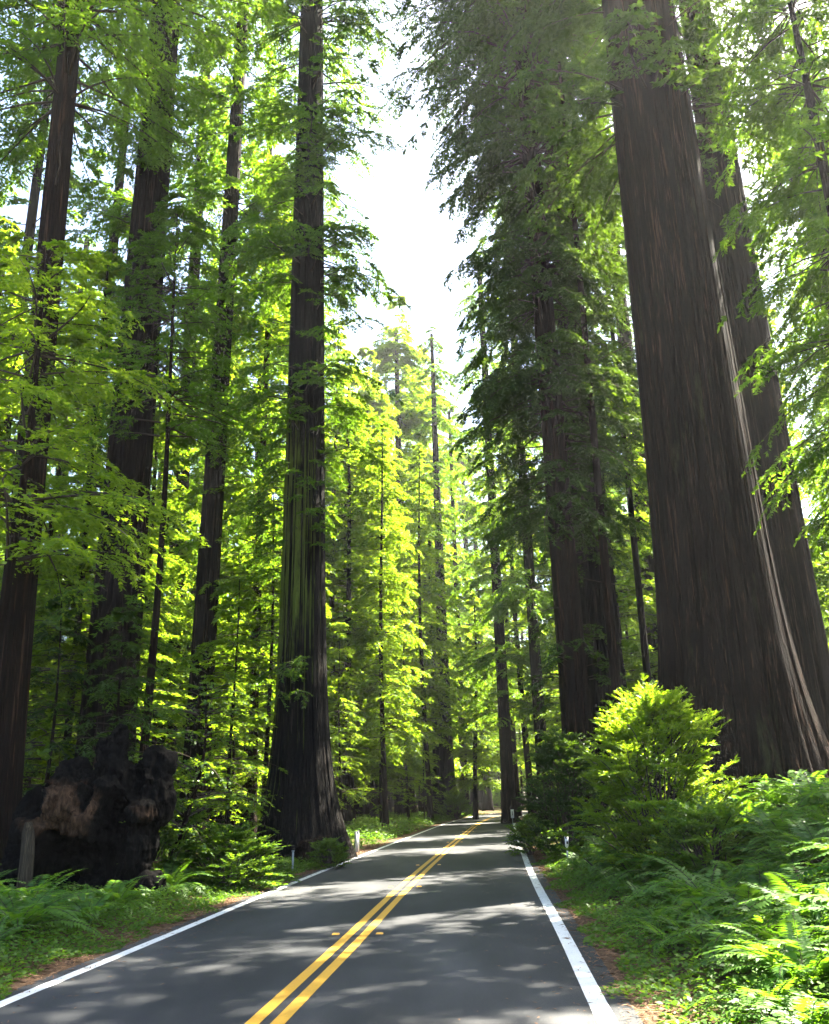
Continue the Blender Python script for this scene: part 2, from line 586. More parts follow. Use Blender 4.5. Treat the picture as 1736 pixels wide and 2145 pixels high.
def branch_leaves(rg, mb, root, az, L, rise, droop, nlet, nleaf, ll, lw, t0=0.2, flat=0.35, wood=True, lmat=0, wmat=1, spread=0.34, hang=0.25):
    h = np.array([math.cos(az), math.sin(az), 0]); sd_ = np.array([-h[1], h[0], 0])
    wig = rg.uniform(-.12, .12)

    def pos(t):
        t = np.atleast_1d(t)
        return root + h * (L * t)[:, None] + sd_ * (L * wig * np.sin(t * 2.6))[:, None] + np.array([0, 0, 1.0]) * (L * (rise * t - droop * t * t))[:, None]
    if wood:
        tt = np.linspace(0, 0.97, 5)
        mb.tube(pos(tt), (0.009 * L + 0.012) * (1 - 0.85 * tt), 3, wmat)
    tk = np.sort(rg.uniform(t0, 1.0, nlet))
    B = pos(tk)
    sg = np.where(np.arange(nlet) % 2, 1, -1)
    ang = rg.uniform(0.5, 1.25, nlet) * sg
    ang[-1] = 0
    dz = rise - 2 * droop * tk - hang * rg.uniform(0.2, 1.4, nlet)
    D = h[None] * np.cos(ang)[:, None] + sd_[None] * np.sin(ang)[:, None] + np.array([0, 0, 1.0]) * dz[:, None]
    D = unit(D)
    ln = (L * spread * (1.15 - tk * 0.75) + 0.2) * rg.uniform(0.5, 1.15, nlet)
    s = rg.uniform(0.02, 1.0, (nlet, nleaf))
    P = B[:, None] + D[:, None] * (ln[:, None] * s)[..., None]
    P[..., 2] -= (s * s * ln[:, None]) * hang * 0.6
    sd2 = unit(np.cross(D, np.array([0, 0, 1.0])))
    side = rg.choice([-1, 1], (nlet, nleaf))
    th = rg.uniform(0.4, 1.2, (nlet, nleaf))
    LD = D[:, None] * np.cos(th)[..., None] + sd2[:, None] * (np.sin(th) * side)[..., None] + rg.normal(0, 0.22, (nlet, nleaf, 3))
    Nn = np.array([0, 0, 1.0]) + rg.normal(0, flat, (nlet, nleaf, 3))
    sz = rg.uniform(0.6, 1.25, nlet * nleaf) * np.repeat(rg.uniform(.8, 1.15, nlet), nleaf)
    mb.quads(leaf_quads(P.reshape(-1, 3), LD.reshape(-1, 3), Nn.reshape(-1, 3), ll * sz, lw * sz), lmat)


def conifer_crown(name, seed, z0, z1, rfun, nb, nlet, nleaf, ll, lw, rise=0.12, droop=0.4, leafmat=None, hang=0.3, flat=0.4, bare=0, t0=0.18, trunk_r=0.3, az_bias=None, spread=.34, sprouts=None):
    rg = np.random.default_rng(seed)
    mb = MB()
    u = np.sort(rg.uniform(0, 1, nb))
    # branches come in tufts with gaps between
    u = u + 0.03 * np.sin(u * 41 + seed)
    for i in range(nb):
        z = z0 + (z1 - z0) * min(max(u[i], 0), 1)
        az = i * 2.399963 + rg.uniform(-.7, .7)
        if az_bias is not None and rg.random() < 0.5:
            az = az_bias + rg.normal(0, 0.7)
        L = rfun(u[i]) * rg.uniform(0.55, 1.15)
        k = max(0.45, min(1.3, L / 3.5))
        root = np.array([math.cos(az) * trunk_r * .6, math.sin(az) * trunk_r * .6, z])
        branch_leaves(rg, mb, root, az, L, rise + rg.uniform(-.15, .15), droop * rg.uniform(.5, 1.3), max(4, int(nlet * k)), nleaf, ll, lw, t0=t0, flat=flat, hang=hang, spread=spread)
    if sprouts:                                    # tufts growing straight out of the bark
        ns, sz0, sz1, sl, sr0, sr1 = sprouts
        for c in range(ns):
            zc = rg.uniform(sz0, sz1); azc = rg.uniform(0, 6.28) if c % 3 else rg.normal(-1.57, .8)
            for q in range(rg.integers(3, 8)):
                az = azc + rg.normal(0, .35); z = zc + rg.normal(0, .5)
                rr = sr0 + (sr1 - sr0) * (z - sz0) / (sz1 - sz0)
                branch_leaves(rg, mb, np.array([math.cos(az) * rr, math.sin(az) * rr, z]), az + rg.normal(0, .3), sl * rg.uniform(.5, 1.3), .35 + rg.uniform(-.2, .2), .6, 9, 16, ll * .9, lw * .9, t0=.1, flat=flat, hang=hang, spread=.42)
    for i in range(bare):
        z = z0 + (z1 - z0) * rg.uniform(-0.12, 0.7)
        az = rg.uniform(0, 6.28); L = rfun(0.3) * rg.uniform(0.3, 0.9)
        t = np.linspace(0, 1, 5)
        h = np.array([math.cos(az), math.sin(az), 0])
        P = np.array([0, 0, z]) + h * (L * t)[:, None] + np.array([0, 0, 1.]) * (-.35 * L * t + rg.uniform(-.1, .25) * L * t * t)[:, None] + rg.normal(0, .06, (5, 3)) * t[:, None]
        mb.tube(P, 0.03 * (1 - .8 * t) + .004, 3, 1)
    return mb.mesh(name, [leafmat or M_RED, M_TWIG])


def trunk_mesh(name, seed, H, r_base, r_mid, r_top, flare=1.6, nseg=64, nring=60, flute=0.07, bark=None, roots=0.0, bend=0.0, z_low=-1.2):
    rg = np.random.default_rng(seed)
    zz = z_low + (H - z_low) * np.linspace(0, 1, nring) ** 1.7
    th = np.linspace(0, 2 * np.pi, nseg, endpoint=False)
    zp = np.clip(zz, 0, None)
    rr = r_mid + (r_top - r_mid) * (zp / H) + (r_base - r_mid) * np.exp(-zp / flare)
    F = np.zeros((nring, nseg))
    for k, a in ((3, .4), (5, .6), (8, .6), (13, .7), (21, .8), (34, .8), (57, .6), (89, .4)):
        if k * 3.4 > nseg:
            break
        ph = rg.uniform(0, 6.28)
        sl = rg.uniform(-.05, .05)
        wob = rg.uniform(.2, .9)
        F += a * np.cos(k * th[None] + ph + sl * k * zz[:, None] * .3 + wob * np.sin(zz[:, None] * rg.uniform(.08, .3) + ph))
    F = -np.abs(F) * 0.55 + 0.5 * F
    base = np.exp(-zp / (flare * 0.8))[:, None]
    RF = np.zeros(nseg)
    for k in (3, 5, 7):
        RF += np.cos(k * th + rg.uniform(0, 6.28)) / 2.2
    rad = rr[:, None] * (1 + flute * F + roots * base * RF[None])
    P = np.stack([rad * np.cos(th), rad * np.sin(th), np.broadcast_to(zz[:, None], rad.shape)], -1)
    P[..., 0] += bend * np.sin(zp / H * 5 + seed)[:, None]
    P[..., 1] += bend * np.sin(zp / H * 4 + seed * 2)[:, None]
    m_ = MB(); m_.grid(P, wrap=True)
    return m_.mesh(name, bark or M_BARK, True)


def empty(name, loc, rz=0.0, tilt=(0, 0)):
    o = bpy.data.objects.new(name, None)
    COL.objects.link(o)
    o.empty_display_size = 0.3
    o.location = loc
    o.rotation_euler = (tilt[1], tilt[0], rz)
    return o


def tree(name, label, cat, x, y, trunk_me, crown_me, rz=0, sc=1.0, tilt=(0, 0), group=None, crown_sc=None, crown_rz=0.0):
    r = empty(name, (x, y, gz(x, y)), rz, tilt)
    tag(r, label, cat, group)
    if trunk_me: link('trunk', trunk_me, r, sc=sc)
    if crown_me: link('crown', crown_me, r, sc=crown_sc or sc, rot=(0, 0, crown_rz))
    return r


# ------------------------------------------------------------------ crown kinds
def prof(r0, r1, top=.25):
    return lambda u: (r0 + (r1 - r0) * u) * (1 if u < .8 else 1 - (u - .8) / .2 * (1 - top))


OLD = [conifer_crown('old_crown_a', 11, 9, 58, prof(4.2, 2.8), 170, 16, 26, .29, .10, .1, .45),
       conifer_crown('old_crown_b', 12, 14, 56, prof(4.4, 2.8), 150, 16, 26, .29, .10, .05, .5),
       conifer_crown('old_crown_c', 13, 18, 62, prof(4.0, 2.6), 140, 16, 26, .29, .10, .15, .4)]
MIDC = [conifer_crown('mid_crown_a', 21, 4, 30, prof(3.8, 2.2, .15), 250, 14, 26, .27, .10, .15, .35, M_YNG),
        conifer_crown('mid_crown_b', 22, 7, 34, prof(3.6, 2.0, .15), 230, 14, 26, .27, .10, .1, .4, M_YNG)]
YNG = [conifer_crown('young_crown_a', 31, 1.2, 12, prof(2.6, .5, .2), 110, 13, 22, .18, .06, .1, .25, M_YNG, hang=.15, flat=.25),
       conifer_crown('young_crown_b', 32, .6, 8.5, prof(2.4, .4, .2), 95, 12, 22, .17, .06, .1, .22, M_YNG, hang=.15, flat=.25),
       conifer_crown('young_crown_c', 33, 2.5, 17, prof(2.6, .7, .2), 130, 13, 22, .19, .065, .1, .3, M_YNG, hang=.2, flat=.3)]
BRD = [conifer_crown('broad_crown_a', 41, 2.6, 11, prof(3.3, 1.9, .4), 84, 13, 15, .165, .085, .38, .36, M_BRD, flat=.75, spread=.42, hang=.2),
       conifer_crown('broad_crown_b', 42, 1.4, 8, prof(2.9, 1.6, .4), 74, 12, 15, .15, .078, .38, .36, M_BRD, flat=.75, spread=.42, hang=.2)]
T_OLD = [trunk_mesh('old_trunk_a', 51, 58, 1.7, 1.0, .25, 2.2, 40, 40, .06, M_BARK, .10),
         trunk_mesh('old_trunk_b', 52, 56, 1.3, .8, .2, 2.0, 36, 40, .06, M_BARKM, .10),
         trunk_mesh('old_trunk_c', 53, 62, 1.0, .6, .15, 1.6, 32, 40, .05, M_BARK, .08)]
T_MID = [trunk_mesh('mid_trunk_a', 55, 29.8, .42, .30, .05, .8, 20, 30, .05, M_BARK, .05, .12),
         trunk_mesh('mid_trunk_b', 56, 33.8, .34, .24, .05, .8, 20, 30, .05, M_BARKM, .05, .2)]
T_YNG = [trunk_mesh('young_trunk_a', 57, 11.7, .13, .10, .015, .5, 10, 22, .03, M_BARK, 0, .08),
         trunk_mesh('young_trunk_b', 58, 8.3, .11, .08, .012, .5, 10, 20, .03, M_BARKM, 0, .08),
         trunk_mesh('young_trunk_c', 59, 16.6, .17, .13, .015, .5, 12, 24, .03, M_BARK, 0, .1)]
T_BRD = [trunk_mesh('broad_trunk_a', 60, 9.5, .2, .14, .03, .6, 10, 22, .05, M_BARKM, 0, .25),
         trunk_mesh('broad_trunk_b', 61, 7, .16, .11, .03, .6, 10, 20, .05, M_BARKM, 0, .25)]
HAZE = 0.0002
rng = np.random.default_rng(7)
rnd = random.Random(5)


def at(px, Y):
    return px_x(px, Y), Y


# ------------------------------------------------------------------ the big trees, one by one
def big(label, px, Y, r_base, r_mid, r_top, H, seed, crown=None, csc=1.0, crz=0.0, flare=2.0, bark=None, nseg=96, nring=110, flute=.07,
        roots=.10, tilt=(0, 0), group=None, name='redwood_tree', bend=0.0):
    x, y = at(px, Y)
    if crown:
        H = min(H, csc * max(v.co.z for v in crown.vertices) * .985)
    tm = trunk_mesh('trunk', seed, H, r_base, r_mid, r_top, flare, nseg, nring, flute, bark, roots, bend)
    return tree(name, label, 'tree', x, y, tm, crown, tilt=tilt, group=group, crown_sc=csc, crown_rz=crz)


# right side
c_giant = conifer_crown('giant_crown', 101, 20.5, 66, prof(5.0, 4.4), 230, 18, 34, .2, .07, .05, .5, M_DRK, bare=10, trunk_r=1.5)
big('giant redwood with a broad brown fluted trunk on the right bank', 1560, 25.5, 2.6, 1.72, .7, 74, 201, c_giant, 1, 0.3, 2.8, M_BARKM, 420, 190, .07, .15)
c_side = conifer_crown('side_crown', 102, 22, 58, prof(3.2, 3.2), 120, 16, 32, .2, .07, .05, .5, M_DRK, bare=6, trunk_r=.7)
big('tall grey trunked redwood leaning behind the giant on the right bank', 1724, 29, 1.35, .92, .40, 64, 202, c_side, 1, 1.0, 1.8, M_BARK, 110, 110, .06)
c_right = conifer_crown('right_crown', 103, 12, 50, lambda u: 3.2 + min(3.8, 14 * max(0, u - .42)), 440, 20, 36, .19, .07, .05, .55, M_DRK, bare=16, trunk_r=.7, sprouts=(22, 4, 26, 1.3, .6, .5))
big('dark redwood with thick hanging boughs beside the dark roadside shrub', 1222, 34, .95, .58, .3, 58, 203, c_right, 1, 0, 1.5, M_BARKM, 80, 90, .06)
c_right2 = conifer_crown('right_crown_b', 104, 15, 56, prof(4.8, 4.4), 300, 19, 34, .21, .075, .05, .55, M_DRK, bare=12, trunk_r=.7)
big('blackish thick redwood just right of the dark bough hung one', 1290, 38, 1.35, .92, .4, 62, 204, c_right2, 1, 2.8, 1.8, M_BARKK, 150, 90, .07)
big('slim leaning redwood pole in front of the blackish thick trunk', 1318, 33, .26, .2, .08, 34, 205, None, 1, 0, .8, M_BARKM, 24, 50, .05, bend=.05)
big('thin dark bare pole tree left of the giant redwood', 1386, 42, .22, .19, .08, 40, 206, None, 1, 0, .8, M_BARKK, 20, 50, .05, bend=.06)
big('thin far pole tree in the bright gap right of the dark trunks', 1330, 52, .2, .16, .06, 40, 207, MIDC[0], 1, 0, .8, M_BARKK, 18, 50, .05, bend=.1)
big('dark middle sized redwood behind the dark roadside shrub', 1142, 62, .62, .45, .2, 52, 208, OLD[1], .9, .5, 1.4, M_BARKK, 48, 60, .06)
big('straight redwood at the right road edge behind the white marker', 1066, 78, .78, .56, .25, 56, 209, OLD[0], .95, 1.5, 1.6, M_BARK, 60, 70, .06)
c_edge = conifer_crown('edge_crown', 106, 6.5, 24, prof(2.6, 2.4), 210, 18, 38, .14, .05, .0, .5, M_RED, bare=8, trunk_r=.3)
big('dark slender tree at the right edge of the view with a leafy top', 2000, 20, .36, .28, .06, 38, 210, c_edge, 1, .4, 1, M_BARKK, 40, 60, .06)

c_edge3 = conifer_crown('edge_crown_b', 110, 7, 33, prof(4.2, 3.4), 190, 18, 34, .19, .07, .0, .5, M_RED, bare=8, trunk_r=.3)
big('bushy redwood filling the upper right corner of the view', 1950, 36, .5, .4, .2, 46, 228, c_edge3, 1, .9, 1, M_BARKK, 40, 60, .06)

c_shade = conifer_crown('shade_crown', 112, 11, 35, prof(3.8, 3.0), 105, 16, 28, .22, .085, .05, .5, M_RED, bare=8, trunk_r=.3)  # tree added, mostly out of view, to break up sunlight on the near road
for (x, y), lab in (((14.0, 21.9), 'redwood added at the right border to throw dappled shade on the near road'),):
    tree('redwood_tree', lab, 'tree', x, y, T_MID[1], c_shade, x, 1.0)

# left side
c_main = conifer_crown('main_crown', 107, 15, 60, prof(3.3, 3.9), 260, 16, 34, .18, .068, .12, .4, bare=16, trunk_r=.8, sprouts=(44, 5, 34, 1.3, 1.0, .7))
big('tall dark redwood with a flared base standing by the left road edge', 628, 34, 1.95, .98, .35, 66, 211, c_main, 1, 0, 2.3, M_BARKD, 320, 180, .05, .09)
c_stump = conifer_crown('left_crown', 108, 31, 58, prof(4.4, 3.6), 190, 18, 32, .19, .065, .1, .4, bare=10, trunk_r=.7, sprouts=(20, 4, 28, 1.3, .9, .7))
big('thick grey redwood rising behind the burnt stump', 212, 27, 1.15, .84, .3, 62, 212, c_stump, 1, 0, 1.8, M_BARK, 120, 120, .06)
c_edge2 = conifer_crown('left_edge_crown', 109, 22, 46, prof(4.4, 3.4), 190, 18, 32, .18, .06, .1, .4, bare=8, trunk_r=.5)
big('mossy brown redwood at the far left edge beside the burnt stump', 2, 22, .62, .46, .22, 56, 213, c_edge2, 1, 2.2, 1.4, M_BARKM, 90, 110, .06, tilt=(-.025, 0))
big('thin dark pole tree left of the thick grey redwood', 122, 29, .17, .14, .05, 24, 214, MIDC[0], .75, .6, .7, M_BARKK, 18, 40, .04, bend=.06)
big('brown redwood with stripped bark seen between the two thick left trunks', 405, 40, .85, .6, .25, 60, 215, OLD[2], .95, .3, 1.6, M_BARK, 72, 80, .06, tilt=(.012, 0))
big('short looking brown trunk left of the stripped one', 338, 50, .78, .58, .25, 58, 216, OLD[1], 1, 1.7, 1.6, M_BARK, 56, 70, .06)
big('slim straight redwood pole just left of the tall dark roadside redwood', 528, 42, .3, .24, .1, 44, 217, MIDC[1], 1.1, .7, .8, M_BARKM, 24, 50, .05, bend=.08)
big('second brown trunk low behind the leaning leafy sapling', 520, 52, .5, .38, .2, 50, 218, OLD[0], .85, 2.9, 1.2, M_BARK, 48, 60, .06)
big('pale sunlit trunk far up behind the left treetops', 126, 46, .5, .4, .2, 56, 219, OLD[2], .9, 4.1, 1.2, M_BARK, 40, 60, .06)
big('pale trunk high at the left edge of the view', -95, 44, .6, .45, .2, 56, 220, OLD[1], .9, 5.0, 1.2, M_BARK, 40, 60, .06)

# middle, down the road
big('tall far redwood left of the road bend with a bushy foot', 938, 106, 1.5, .9, .2, 66, 221, OLD[1], 1.12, .2, 2.4, M_BARKK, 70, 80, .07)
big('half hidden trunk touching the tall far redwood by the bend', 917, 108, .62, .5, .2, 40, 222, MIDC[1], 1.1, 1.2, 1.4, M_BARKK, 36, 50, .06)
big('grey far redwood right of the tall one by the bend', 974, 122, .75, .55, .2, 60, 223, OLD[2], .95, 2.2, 1.5, M_BARK, 40, 60, .06)
big('thin crooked tree leaning right over the far road', 998, 96, .34, .27, .08, 34, 224, MIDC[0], .8, .4, .8, M_BARKK, 24, 50, .05, tilt=(.03, 0), bend=.15)
big('dark far trunk closing the road bend', 1022, 150, .95, .7, .3, 58, 225, OLD[0], .8, .4, 1.6, M_BARKK, 36, 50, .06)
big('slender far trunk beside the closing one at the bend', 1010, 165, .55, .42, .2, 52, 226, OLD[1], .75, 1.4, 1.2, M_BARK, 30, 40, .06)

# slender young redwoods in the sunlit clearing
for lab, px, Y, k, sc, rz in (
        ('slender young redwood with bright layered boughs in the sunlit clearing', 853, 82, 2, 1.15, .3),
        ('small young redwood right beside the tall dark roadside redwood', 712, 58, 2, .8, 1.2),
        ('lower young redwood left of the slender one in the clearing', 800, 70, 0, 1.1, 2.0),
        ('young redwood with low boughs in front of the bend trunks', 890, 92, 0, 1.0, 2.9),
        ('bright young redwood deep behind the clearing', 760, 96, 2, 1.3, 4.0),
        ('round topped young redwood at the back of the clearing', 830, 118, 2, 1.4, 5.2)):
    x, y = at(px, Y)
    tree('young_redwood', lab, 'tree', x, y, T_YNG[k], YNG[k], rz, sc)

# leafy small trees near the camera
x, y = at(372, 22.5)
tree('leafy_sapling', 'leaning dark leafy sapling between the burnt stump and the roadside redwood', 'tree', x, y, T_BRD[1], BRD[1], .4, .66, tilt=(.12, 0))
near_l = conifer_crown('near_left_crown', 141, 7.0, 15.5, prof(3.9, 2.2, .3), 85, 18, 32, .14, .055, .2, .35, M_YNG, flat=.5, spread=.4)
x, y = at(120, 17)
tree('young_redwood', 'bright green young redwood overhanging the left edge of the view', 'tree', *at(-45, 19), trunk_mesh('trunk', 231, 14.5, .2, .15, .04, .6, 16, 40, .05, M_BARKM, 0, .15), near_l)
near_l2 = conifer_crown('near_left_crown_b', 142, 13, 22, prof(3.3, 1.4, .3), 110, 17, 32, .15, .05, .1, .35, M_RED, hang=.2, flat=.3)
tree('young_redwood', 'sunlit young redwood in front of the thick grey left trunk', 'tree', *at(292, 26), trunk_mesh('trunk', 232, 21.6, .2, .15, .02, .6, 14, 40, .04, M_BARKM, 0, .1), near_l2)

for lab, px, Y, k, sc, rz in (
        ('young redwood just left of the tall dark roadside redwood', 480, 33, 0, .85, 3.3),
        ('young redwood close behind the tall dark roadside redwood', 555, 40, 2, 1.0, 4.2)):
    tree('young_redwood', lab, 'tree', *at(px, Y), T_YNG[k], YNG[k], rz, sc)

drk = conifer_crown('dark_young_crown', 151, .8, 8.2, prof(2.3, .5, .2), 90, 12, 22, .17, .06, .1, .35, M_DRK, hang=.25, flat=.3)
tree('young_redwood', 'dark drooping young redwood just behind the burnt stump', 'tree', *at(232, 24), T_YNG[1], drk, 1.0, .85)
tree('young_redwood', 'dark young redwood beside the mossy left edge trunk', 'tree', *at(88, 26), T_YNG[1], drk, 2.4, .95)
# ------------------------------------------------------------------ burnt stump
def noise3(P, sc, oct_=4, seed=0.0):
    return np.array([mnoise.fractal(Vector((p[0] * sc + seed, p[1] * sc - seed, p[2] * sc)), .9, 2.0, oct_) for p in P])


def stump_mesh():
    """lumps welded by a voxel remesh, then hollowed and folded by noise"""
    mb = MB()

    def lump(c, r, k=18):
        a_, b_ = np.meshgrid(np.linspace(.01, np.pi - .01, k), np.linspace(0, 2 * np.pi, 2 * k, endpoint=False), indexing='ij')
        P = np.stack([c[0] + r[0] * np.sin(a_) * np.cos(b_), c[1] + r[1] * np.sin(a_) * np.sin(b_), c[2] + r[2] * np.cos(a_)], -1)
        mb.grid(P, wrap=True)
    for c, r in (((-.95, 0, .7), (.72, .75, 1.25)), ((-.25, .1, 1.2), (.8, .8, 1.5)), ((.5, 0, .9), (.78, .7, 1.35)), ((1.15, .1, 2.1), (.5, .5, .85)),
                 ((1.0, .1, 1.2), (.42, .5, .8)), ((-.55, .2, 2.2), (.6, .5, .75)), ((.3, .2, 2.55), (.36, .36, 1.0)), ((.42, .2, 3.2), (.17, .2, .6)), ((.12, .25, 2.9), (.2, .2, .55)),
                 ((-1.2, .1, 1.7), (.32, .35, .75)), ((1.3, .1, 2.8), (.3, .3, .4)), ((.75, .15, 2.2), (.35, .35, .5)),
                 ((-.35, -.62, 2.0), (.55, .35, .42)), ((.1, -.62, 1.65), (.42, .32, .5)), ((-.85, -.55, 1.45), (.5, .3, .35)), ((1.15, -.35, 1.75), (.35, .3, .3)), ((.45, -.55, 2.15), (.3, .25, .35)),
                 ((-1.45, -.2, .1), (.5, .45, .5)), ((1.35, -.2, .05), (.45, .4, .35)), ((0, -.6, .0), (.7, .4, .35))):
        lump(c, r)
    o = link('stump_tmp', mb.mesh('stump_tmp', M_CHAR))
    md = o.modifiers.new('r', 'REMESH'); md.mode = 'VOXEL'; md.voxel_size = .04
    dg = bpy.context.evaluated_depsgraph_get()
    me = bpy.data.meshes.new_from_object(o.evaluated_get(dg))
    bpy.data.objects.remove(o)
    n_ = len(me.vertices)
    P = np.empty(n_ * 3); me.vertices.foreach_get('co', P); P = P.reshape(-1, 3)
    Nn = np.empty(n_ * 3); me.vertices.foreach_get('normal', Nn); Nn = Nn.reshape(-1, 3)
    front = np.clip(-P[:, 1] * 2 + .4, 0, 1)
    cav = np.zeros(n_)
    for cx, cz, rx, rz_, dep in ((-.15, .55, .75, .75, .75), (.62, 1.15, .3, 1.1, .7), (-1.0, 2.05, .28, .4, .4), (.95, 2.45, .22, .4, .5), (.1, 2.25, .16, .5, .4), (-.55, 1.25, .2, .2, .3)):
        q = ((P[:, 0] - cx) / rx) ** 2 + ((P[:, 2] - cz) / rz_) ** 2
        f = np.clip(1.15 - q, 0, 1) ** .7 * front
        P[:, 1] += f * dep
        cav = np.maximum(cav, f)
    Q = P * np.array([1.5, 1.5, .7])
    a = noise3(Q, 1.3, 5, 3.1); b = noise3(Q, 3.6, 4, 9.7)
    P = P + Nn * (a * .17 - np.abs(b) * .16 + .05)[:, None]
    me.vertices.foreach_set('co', P.astype(np.float32).ravel())
    brown = np.clip(1.0 - np.abs(P[:, 2] - 1.85) / .95, 0, 1) * np.clip(1.25 - np.abs(P[:, 0] + .35) / 1.0, 0, 1) + .45 * np.clip(1 - np.hypot(P[:, 0] - 1.2, P[:, 2] - 1.8) / .5, 0, 1)
    at_ = me.attributes.new('char', 'FLOAT', 'POINT')
    at_.data.foreach_set('value', np.clip(brown * .85 - cav * .8, 0, 1).astype(np.float32))
    me.polygons.foreach_set('use_smooth', np.ones(len(me.polygons), dtype=bool))
    me.materials.clear(); me.materials.append(M_CHAR)
    me.update()
    return me


sx, sy = at(192, 20.5)
so_ = link('burnt_stump', stump_mesh(), loc=(sx, sy, gz(sx, sy)), sc=(1.03, 1.03, .95))
tag(so_, 'big charred hollow redwood stump with knobbly brown burl at the left roadside', 'stump')

sn = MB()
t = np.linspace(0, 1, 10)
sn.tube(np.stack([.06 * np.sin(t * 3), 0 * t, -.3 + 1.95 * t], 1), (.17 - .05 * t) * np.where(t > .95, .55, 1), 14)
x, y = at(62, 19.2)
o = link('dead_snag', sn.mesh('snag', M_DEADW, True), loc=(x, y, gz(x, y)))
tag(o, 'short weathered broken post of dead wood in front of the burnt stump', 'dead snag')

# root knot at the foot of the roadside redwood
x, y = at(668, 31.8)
P = unit(rng.normal(0, 1, (1, 3)))
gth = np.linspace(0, 2 * np.pi, 40, endpoint=False); gph = np.linspace(.02, np.pi - .02, 24)
A, B = np.meshgrid(gph, gth, indexing='ij')
P = np.stack([.85 * np.sin(A) * np.cos(B), .6 * np.sin(A) * np.sin(B), .55 * np.cos(A)], -1).reshape(-1, 3)
P = P * (1 + .35 * noise3(P, 2.2, 4, 5.0))[:, None]
m_ = MB(); m_.grid(P.reshape(24, 40, 3), wrap=True)
o = link('root_burl', m_.mesh('burl', M_BARKM, True), loc=(x, y, gz(x, y) + .25))
tag(o, 'knotted brown root burl at the foot of the roadside redwood', 'burl')

# ------------------------------------------------------------------ shrubs
def bush(name, seed, r, h, n, nleaf, ll, lw, leafmat, upright=.9, nlet=9):
    rg = np.random.default_rng(seed)
    mb = MB()
    for i in range(n):
        az = i * 2.399963 + rg.uniform(-.4, .4)
        q = math.sqrt(rg.uniform(0.02, 1))
        L = h * (1.0 - .45 * q ** 1.5) * rg.uniform(.6, 1.08)
        out = r * q / max(L, .1)
        root = np.array([math.cos(az) * r * q * .35, math.sin(az) * r * q * .35, 0.05])
        rise = upright * (1 / max(out, .25)) * .9
        Lh = r * q * .75 + .12
        branch_leaves(rg, mb, root, az, Lh, min(L / Lh, 30) * 1.12, .14 * L / Lh, nlet, nleaf, ll, lw, t0=.12, flat=.55, spread=.34 * L / Lh * .55 if L / Lh > 1.2 else .34, hang=.0)
    return mb.mesh(name, [leafmat, M_TWIG])


def feather_bush(name, seed, prof_, h, n, L0, ll, lw, leafmat, up=.75, nlet=9, nleaf=20):
    # a dense bush of feathery sprays that point out and up from its body
    rg = np.random.default_rng(seed)
    mb = MB()
    for i in range(n):
        u = rg.uniform(0.02, 1) ** .85
        az = i * 2.399963 + rg.uniform(-.5, .5)
        lump = 1 + .34 * math.sin(az * 3 + seed) * math.sin(u * 7 + az) + rg.uniform(-.12, .12)
        R_ = prof_(u) * lump * math.sqrt(rg.uniform(.25, 1))
        L = L0 * rg.uniform(.55, 1.25)
        root = np.array([math.cos(az) * max(R_ - .45 * L, 0), math.sin(az) * max(R_ - .45 * L, 0), h * u * .93])
        branch_leaves(rg, mb, root, az + rg.uniform(-.6, .6), L * .8, up * rg.uniform(.5, 1.5) + u * .5, .35, nlet, nleaf, ll, lw, t0=.1, flat=.45, spread=.42, hang=.1)
    for i in range(14):
        az = rg.uniform(0, 6.28); q = rg.uniform(.1, .6) * prof_(.3)
        t = np.linspace(0, 1, 4)
        mb.tube(np.stack([math.cos(az) * q * t, math.sin(az) * q * t, h * .8 * t - .1], 1), .025 * (1 - .8 * t) + .004, 4, 1)
    return mb.mesh(name, [leafmat, M_TWIG])


SHRUB = [feather_bush('shrub_a', 301, lambda u: 1.25 * (1 - .75 * u ** 2), 1.25, 130, .5, .085, .036, M_SHR),
         feather_bush('shrub_b', 302, lambda u: .9 * (1 - .7 * u ** 2), .95, 90, .42, .08, .034, M_SHR)]
b_big = feather_bush('bush_big', 303, lambda u: 1.75 * (1 - u ** 2.2) ** .6 * (.85 + .25 * u), 3.5, 380, .75, .10, .032, M_YNG, nleaf=24)
b_dark = feather_bush('bush_dark', 304, lambda u: 1.25 * (1 - .8 * u ** 3), 3.1, 300, .55, .085, .032, M_DRK, nleaf=22)


def shrub(label, x, y, me, rz=0, sc=1.0, group=None):
    o = link('shrub', me, loc=(x, y, gz(x, y)), rot=(0, 0, rz), sc=sc)
    tag(o, label, 'shrub', group)
    return o


x, y = at(1375, 19.6)
shrub('big feathery bush with sunlit tips in front of the giant redwood', x, y, b_big)
x, y = at(1185, 29.5)
shrub('tall dark green shrub at the right road edge', x, y, b_dark, 0, (1.1, 1.1, 1.18))
shrub('broad low shrub between the burnt stump and the left road edge', *at(480, 22.5), SHRUB[0], .3, (1.15, 1.0, .85))
shrub('small shrub at the foot of the roadside redwood', *at(690, 29), SHRUB[1], 1.3, .7)
shrub('mossy green shrub growing behind the burnt stump', *at(300, 22.6), SHRUB[0], 2.2, (1.0, 1.0, 1.6))
shrub('dark shrub at the foot of the far bend redwood', *at(955, 101), SHRUB[0], 2.0, 1.7)
x, y = at(1470, 17)
shrub('leafy shrub under the big feathery bush', x, y, SHRUB[1], 2.6, 1.1)
x, y = at(1105, 33)
shrub('low shrub beside the dark green roadside shrub', x, y, SHRUB[1], .6, .9)

